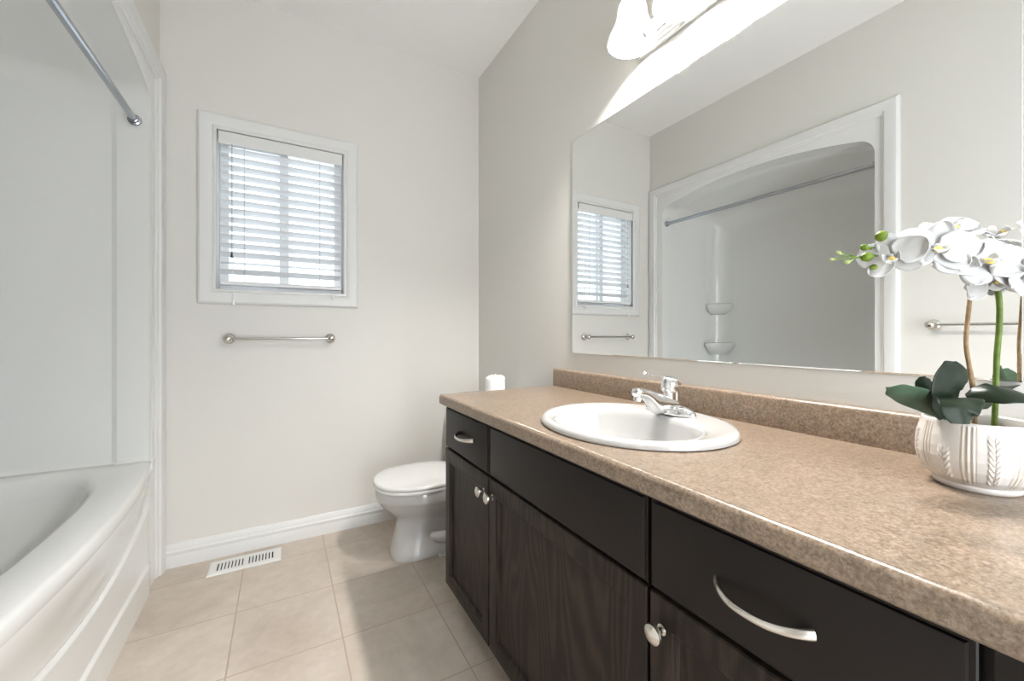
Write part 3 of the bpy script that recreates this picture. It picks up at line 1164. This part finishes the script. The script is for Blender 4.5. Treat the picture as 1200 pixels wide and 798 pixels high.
for z, dx, dw in ((0.345, 0.02, 0.205), (0.36, 0.006, 0.215), (0.52, 0.0, 0.222), (0.708, -0.004, 0.226)):
    L.append([(0.905 + dx, TY - dw, z), (1.098, TY - dw, z), (1.098, TY + dw, z), (0.905 + dx, TY + dw, z)])
b.loft(L, True, True, True)
b.make('tank', M_PORC, to, bevel=0.022, seg=4)
B().box(0.892, 1.104, TY - 0.236, TY + 0.236, 0.706, 0.736).make('tank_lid', M_PORC, to, bevel=0.012, seg=4)
b = B()
b.tube([(0.902, TY - 0.16, 0.672), (0.884, TY - 0.16, 0.672)], 0.012, 14)
b.tube([(0.888, TY - 0.16, 0.672), (0.884, TY - 0.12, 0.668), (0.884, TY - 0.085, 0.662)], [0.006, 0.006, 0.008], 12)
b.make('flush_lever', M_CHROME, to)

# toilet paper roll with a crumpled top on the tank lid
tr = thing('toilet_paper_roll', 'white toilet paper roll with crumpled top, on the tank behind the countertop', 'toilet paper', (0.990, 1.930, 0.736))
b = B()
rnd = random.Random(3)
loops = []
for z, r in ((0.0, 0.049), (0.002, 0.051), (0.03, 0.0515), (0.06, 0.052), (0.100, 0.0515), (0.109, 0.050)):
    loops.append([(0.990 + (r + rnd.uniform(-0.0006, 0.0006)) * math.cos(2 * PI * k / 40), 1.930 + r * math.sin(2 * PI * k / 40), 0.736 + z + (0.004 * math.sin(3.1 * k) + rnd.uniform(-0.003, 0.003) if z > 0.08 else 0)) for k in range(40)])
for r, z in ((0.042, 0.115), (0.032, 0.119), (0.022, 0.113), (0.015, 0.106)):
    loops.append([(0.990 + r * math.cos(2 * PI * k / 40), 1.930 + r * math.sin(2 * PI * k / 40), 0.736 + z + rnd.uniform(-0.006, 0.008)) for k in range(40)])
b.loft(loops, True, True, True)
b.make('paper', M_PAPER, tr, angle=70)
B().lathe([(0.021, 0.05), (0.021, 0.092), (0.0195, 0.092), (0.0195, 0.05)], (0.990, 1.930, 0.736), n=24, caps=False).make('cardboard_core', M_STEMB, tr)

# ------------------------------------------------------------------ potted orchid
PX, PY, PZ = 0.957, 0.196, CZ1
orc = thing('potted_orchid', 'white artificial orchid in an embossed cream pot on the countertop', 'potted plant', (PX, PY, PZ))


def at(u, v, d):
    """a point seen in direction (u,v) of the photograph at forward distance d"""
    f = Vector((math.sin(TH), math.cos(TH), 0))
    r = Vector((math.cos(TH), -math.sin(TH), 0))
    return f * d + r * (d * (u - 600) / F_PX) + Vector((0, 0, EYE + d * (HOR - v) / F_PX))


PH = 0.107
pot_prof = [(0.0, 0.046), (0.003, 0.049), (0.007, 0.050), (0.010, 0.0485), (0.012, 0.051), (0.020, 0.0585), (0.034, 0.0655), (0.050, 0.0685), (0.066, 0.0685), (0.082, 0.0665), (0.097, 0.0635), (0.104, 0.0625)]


def pot_r(z):
    for (z0, r0), (z1, r1) in zip(pot_prof, pot_prof[1:]):
        if z0 <= z <= z1:
            return r0 + (r1 - r0) * (z - z0) / (z1 - z0)
    return pot_prof[-1][1]


A0 = math.atan2(-PY, -PX)          # the side turned to the room
def emboss(th, z):
    """relief height of the pattern and whether it is a glazed cream groove"""
    slot = (th - A0) / math.radians(22.5) + 0.33
    k = math.floor(slot + 0.5)
    q = slot - k                    # -0.5..0.5 across a slot
    m_ = int(k) % 4
    if z < 0.014 or z > 0.101:
        return 0.0, False
    if m_ in (0, 2):                # group of vertical lines
        if abs(q) < 0.32:
            c = math.cos(q / 0.32 * PI * 3.0)
            return 0.0007 * c, c < -0.25
        return 0.0, False
    top = 0.096 if m_ == 1 else 0.070
    bot = 0.018
    if z > top or z < bot or abs(q) > 0.27:
        return 0.0, False
    ph = (z - 0.012 * abs(q) / 0.27 * 1.0) / 0.0088
    fr_ = ph - math.floor(ph)
    env = min(1.0, (0.27 - abs(q)) / 0.06) * min(1.0, (top - z) / 0.012) * min(1.0, abs(q) / 0.03)
    h = math.sin(fr_ * PI) ** 0.8
    return 0.0019 * h * env, (h < 0.45 and env > 0.5)


b = B()
NT, NZ = 384, 96
rows = []
for j in range(NZ + 1):
    z = 0.104 * j / NZ
    row = []
    for i in range(NT):
        th = A0 + 2 * PI * i / NT
        r = pot_r(z) + emboss(th, z)[0]
        row.append(b.v((PX + r * math.cos(th), PY + r * math.sin(th), PZ + z)))
    rows.append(row)
for j in range(NZ):
    for i in range(NT):
        i2 = (i + 1) % NT
        th = A0 + 2 * PI * (i + 0.5) / NT
        z = 0.104 * (j + 0.5) / NZ
        b.face([rows[j][i], rows[j][i2], rows[j + 1][i2], rows[j + 1][i]], 1 if emboss(th, z)[1] else 0)
prev = rows[-1]
for r, z in ((0.0620, 0.1058), (0.0605, 0.1066), (0.0588, 0.1058), (0.0580, 0.103), (0.0600, 0.085), (0.0625, 0.06), (0.060, 0.03), (0.001, 0.028)):
    row = [b.v((PX + r * math.cos(A0 + 2 * PI * i / NT), PY + r * math.sin(A0 + 2 * PI * i / NT), PZ + z)) for i in range(NT)]
    for i in range(NT):
        i2 = (i + 1) % NT
        b.face([prev[i], prev[i2], row[i2], row[i]])
    prev = row
b.face(rows[0][::-1])
b.make('pot', [M_POT, M_CREAM], orc, angle=60)
b = B()
rs = random.Random(5)
b.loft([[(PX + r * math.cos(2 * PI * k / 30), PY + r * math.sin(2 * PI * k / 30), PZ + z + rs.uniform(-0.003, 0.003)) for k in range(30)] for r, z in ((0.0610, 0.070), (0.05, 0.074), (0.035, 0.077), (0.02, 0.078), (0.004, 0.078))], True, False, True)
b.make('moss', M_SOIL, orc, angle=80)


def leaf(spine, widths, side, fold=0.25, m=M_LEAF, label=None):
    """spine points root to tip, half widths at those points, side = direction across the blade"""
    sp = spline(spine, 6)
    n_ = len(sp)
    b = B()
    rows = []
    for i, p in enumerate(sp):
        t = i / (n_ - 1)
        k = t * (len(widths) - 1)
        a = min(int(k), len(widths) - 2)
        w = widths[a] + (widths[a + 1] - widths[a]) * smoothstep(k - a) if len(widths) > 1 else widths[0]
        tan = (sp[min(i + 1, n_ - 1)] - sp[max(i - 1, 0)]).normalized()
        sd = side(t) if callable(side) else Vector(side)
        sd = (sd - tan * sd.dot(tan)).normalized()
        nr = tan.cross(sd)
        rows.append([b.v(p + sd * (w * s_) + nr * (fold * w * (abs(s_) ** 1.4))) for s_ in (-1, -0.8, -0.55, -0.28, 0, 0.28, 0.55, 0.8, 1)])
    for r0, r1 in zip(rows, rows[1:]):
        for i in range(8):
            b.face([r0[i], r0[i + 1], r1[i + 1], r1[i]])
    o = b.make('leaf', m, orc, angle=80, solid=0.0014, sub=1)
    if label:
        o['label'] = label
    return o


dR = Vector((math.cos(TH), -math.sin(TH), 0))     # rightwards across the view
dU = Vector((0, 0, 1))
dF = Vector((math.sin(TH), math.cos(TH), 0))
D0 = 0.640
leaf([at(1122, 492, 0.635), at(1100, 480, 0.63), at(1074, 468, 0.625), at(1052, 459, 0.62), at(1038, 454, 0.618)], [0.010, 0.019, 0.022, 0.016, 0.001], dU * 0.75 - dF * 0.75, 0.18, M_LEAFPALE, 'grey-green leaf')
leaf([at(1120, 492, 0.640), at(1104, 478, 0.640), at(1091, 463, 0.640), at(1083, 448, 0.642), at(1081, 441, 0.643)], [0.012, 0.019, 0.021, 0.016, 0.006], dR * 0.75 + dU * 0.65 + dF * 0.2, 0.15, M_LEAFPALE, 'grey-green leaf')
leaf([at(1112, 488, 0.626), at(1111, 470, 0.616), at(1114, 452, 0.612), at(1122, 437, 0.614), at(1128, 428, 0.618)], [0.016, 0.027, 0.0305, 0.025, 0.010], dR * 0.95 + dU * 0.25 + dF * 0.15, 0.14)
leaf([at(1134, 470, 0.620), at(1129, 466, 0.600), at(1126, 474, 0.584), at(1127, 486, 0.577), at(1129, 497, 0.574)], [0.010, 0.021, 0.024, 0.023, 0.014], dR, -0.30)
leaf([at(1132, 465, 0.634), at(1148, 460, 0.622), at(1170, 457, 0.610), at(1195, 460, 0.604), at(1216, 469, 0.600)], [0.006, 0.016, 0.024, 0.022, 0.002], dF * 0.85 + dU * 0.45, -0.28)
leaf([at(1150, 480, 0.67), at(1165, 462, 0.70), at(1182, 452, 0.72), at(1196, 449, 0.73)], [0.008, 0.016, 0.016, 0.002], dF, 0.2)
b = B()
b.tube(spline([at(1142, 497, 0.648), at(1141, 462, 0.648), at(1136, 430, 0.645), at(1132, 402, 0.642), at(1135, 365, 0.640), at(1140, 330, 0.640), at(1150, 300, 0.640)], 6), [0.0033] * 12 + [0.0029] * 25, 12)
b.make('stem', M_STEMB, orc)['label'] = 'brown stem'
b = B()
b.tube(spline([at(1165, 500, 0.655), at(1167, 460, 0.650), at(1168, 420, 0.645), at(1171, 380, 0.640), at(1170, 345, 0.637), at(1160, 315, 0.634), at(1140, 300, 0.632), at(1105, 298, 0.630), at(1065, 297, 0.628), at(1035, 298, 0.626), at(1010, 301, 0.625), at(990, 302, 0.625), at(975, 304, 0.625)], 6), [0.0037] * 26 + [0.0026] * 20 + [0.0014] * 27, 12)
b.make('stem', M_STEMG, orc)['label'] = 'green flower stem'


def petal(parent, c, x, y, z, length, width, cup, ruffle, seed, tw=0.0):
    rn = random.Random(seed)
    ph = rn.uniform(0, 6)

    def fn(t, s_):
        s_ = 2 * s_ - 1
        t = math.sin(t * PI / 2) if t < 1 else 1.0        # finer rows towards the rounded tip
        g = (t ** 0.80) * 2 - 1
        w = width * max(0.0, 1 - abs(g) ** 2.3) ** 0.5
        w = max(w, width * 0.14 * (1 - t) ** 2)
        bend = cup * length * (t * t * 0.9 - 0.15 * t)
        side = 0.07 * abs(s_) ** 2 * w * (1 - 0.3 * t) * (1 if cup >= 0 else -1)
        ruf = ruffle * length * t * abs(s_) * math.sin(s_ * 4 + t * 5 + ph)
        tip = 0.0
        return c + y * (t * length + tip) + x * (w * s_) + z * (bend + side + ruf + tw * s_ * t * length)
    b = B()
    b.grid(fn, 14, 10)
    return b.make('petal', M_PETAL, parent, angle=85, solid=0.0008)


def flower(c, face, roll, size, seed):
    """an open moth orchid bloom: lip and column in the middle, five petals as its parts"""
    c = Vector(c)
    z = Vector(face).normalized()
    up = Vector((0, 0, 1))
    y = (up - z * up.dot(z)).normalized()
    x = y.cross(z)
    cr, sr = math.cos(roll), math.sin(roll)
    x, y = x * cr + y * sr, y * cr - x * sr
    rn = random.Random(seed)
    b = B()
    S_ = size
    # column and the lip: a small trough with two side lobes and a forward tongue
    b.tube([c - z * 0.002, c + z * 0.10 * S_ + y * 0.02 * S_, c + z * 0.20 * S_ + y * 0.03 * S_], [0.075 * S_, 0.085 * S_, 0.055 * S_], 10)
    for sx in (-1, 1):
        def lobe(t, s_, sx=sx):
            s_ = 2 * s_ - 1
            w = 0.16 * S_ * math.sin(PI * (0.1 + 0.85 * t)) ** 0.7
            return c - y * 0.06 * S_ + z * (0.06 * S_ + 0.24 * S_ * t) + x * sx * (0.10 * S_ + 0.14 * S_ * math.sin(t * 1.6)) + y * (w * s_ + 0.06 * S_ * t)
        b.grid(lobe, 6, 5)

    def tongue(t, s_):
        s_ = 2 * s_ - 1
        w = 0.15 * S_ * (0.5 + 0.8 * math.sin(PI * min(1, t * 0.95)))
        return c - y * (0.08 * S_ + 0.24 * S_ * t) + z * (0.10 * S_ + 0.28 * S_ * math.sin(t * 2.0)) + x * (w * s_ * (1 - 0.55 * t * t)) + z * 0.06 * S_ * s_ * s_
    b.grid(tongue, 8, 6)
    fo = b.make('flower', M_PETAL, orc, angle=80, solid=0.0007)
    cc = B()
    cc.lathe([(0.0, -0.004 * S_), (0.09 * S_, 0.0), (0.10 * S_, 0.03 * S_), (0.06 * S_, 0.06 * S_), (0.0, 0.07 * S_)], c - y * 0.13 * S_ + z * 0.22 * S_, z, 14)
    cc.make('lip_throat', M_YELLOW, fo)
    for ang, ln, wd, cup, zo in ((0.0, 0.82, 0.36, 0.10, -0.03), (2.25, 0.80, 0.34, 0.08, -0.03), (-2.25, 0.80, 0.34, 0.08, -0.03), (1.32, 0.94, 0.50, 0.03, 0.03), (-1.32, 0.94, 0.50, 0.03, 0.03)):
        ang += rn.uniform(-0.10, 0.10)
        d = y * math.cos(ang) + x * math.sin(ang)
        e = x * math.cos(ang) - y * math.sin(ang)
        petal(fo, c + d * 0.06 * S_ + z * zo * S_, e, d, z, ln * S_, wd * S_, cup + rn.uniform(-0.08, 0.08), 0.10, rn.random())
    return fo


FACE = -dF
FL = [
    (at(1046, 301, 0.610), FACE * 0.60 - dR * 0.75 + dU * 0.05, 0.15, 0.042, 1),
    (at(1096, 292, 0.602), FACE * 0.85 - dR * 0.45 + dU * 0.30, -0.20, 0.050, 2),
    (at(1147, 309, 0.585), FACE * 0.80 - dR * 0.20 + dU * 0.55, 0.25, 0.054, 3),
    (at(1200, 325, 0.578), FACE * 0.95 + dR * 0.20 + dU * 0.25, -0.15, 0.054, 4),
    (at(1112, 272, 0.640), FACE * 0.45 - dR * 0.25 + dU * 0.75, 0.7, 0.046, 5),
    (at(1162, 277, 0.650), FACE * 0.50 + dR * 0.25 + dU * 0.70, -0.4, 0.048, 6),
    (at(1210, 288, 0.630), FACE * 0.80 + dR * 0.45 + dU * 0.30, 0.2, 0.048, 7),
    (at(1158, 326, 0.612), FACE * 0.90 + dR * 0.10 - dU * 0.25, 0.5, 0.044, 8),
]
for f_ in FL:
    flower(*f_)


def bud(u, v, d, L, r, dirv, m):
    c = at(u, v, d)
    n_ = Vector(dirv).normalized()
    b = B()
    b.lathe([(0.0, -0.5 * L), (0.55 * r, -0.40 * L), (0.92 * r, -0.18 * L), (r, 0.06 * L), (0.78 * r, 0.30 * L), (0.34 * r, 0.46 * L), (0.0, 0.52 * L)], c, n_, 16)
    b.tube([c - n_ * 0.48 * L, c - n_ * 0.9 * L], 0.0010, 6)
    b.make('bud', m, orc)


bud(1034, 277, 0.622, 0.021, 0.0088, -dR + dU * 0.15, M_BUD)
bud(1016, 301, 0.622, 0.019, 0.0072, -dR - dU * 0.1, M_BUD)
bud(1013, 290, 0.628, 0.013, 0.0052, -dR + dU * 0.25, M_BUD)
bud(1024, 313, 0.626, 0.011, 0.0045, -dR - dU * 0.3, M_BUD)
bud(993, 307, 0.624, 0.0095, 0.0036, -dR - dU * 0.3, M_BUDPALE)
bud(983, 296.5, 0.626, 0.0095, 0.0031, -dR + dU * 0.35, M_BUDPALE)
bud(975, 304, 0.625, 0.0080, 0.0024, -dR, M_BUDPALE)
b = B()
for pts in ([(1060, 297), (1050, 286), (1038, 278)], [(1045, 297), (1030, 291), (1016, 290)], [(1002, 301), (994, 298), (985, 297)], [(1006, 301), (1000, 304), (995, 306)], [(1040, 300), (1032, 308), (1026, 312)]):
    b.tube(spline([at(u, v, 0.626) for u, v in pts], 4), 0.0011, 7)
b.make('bud_stalks', M_STEMG, orc)
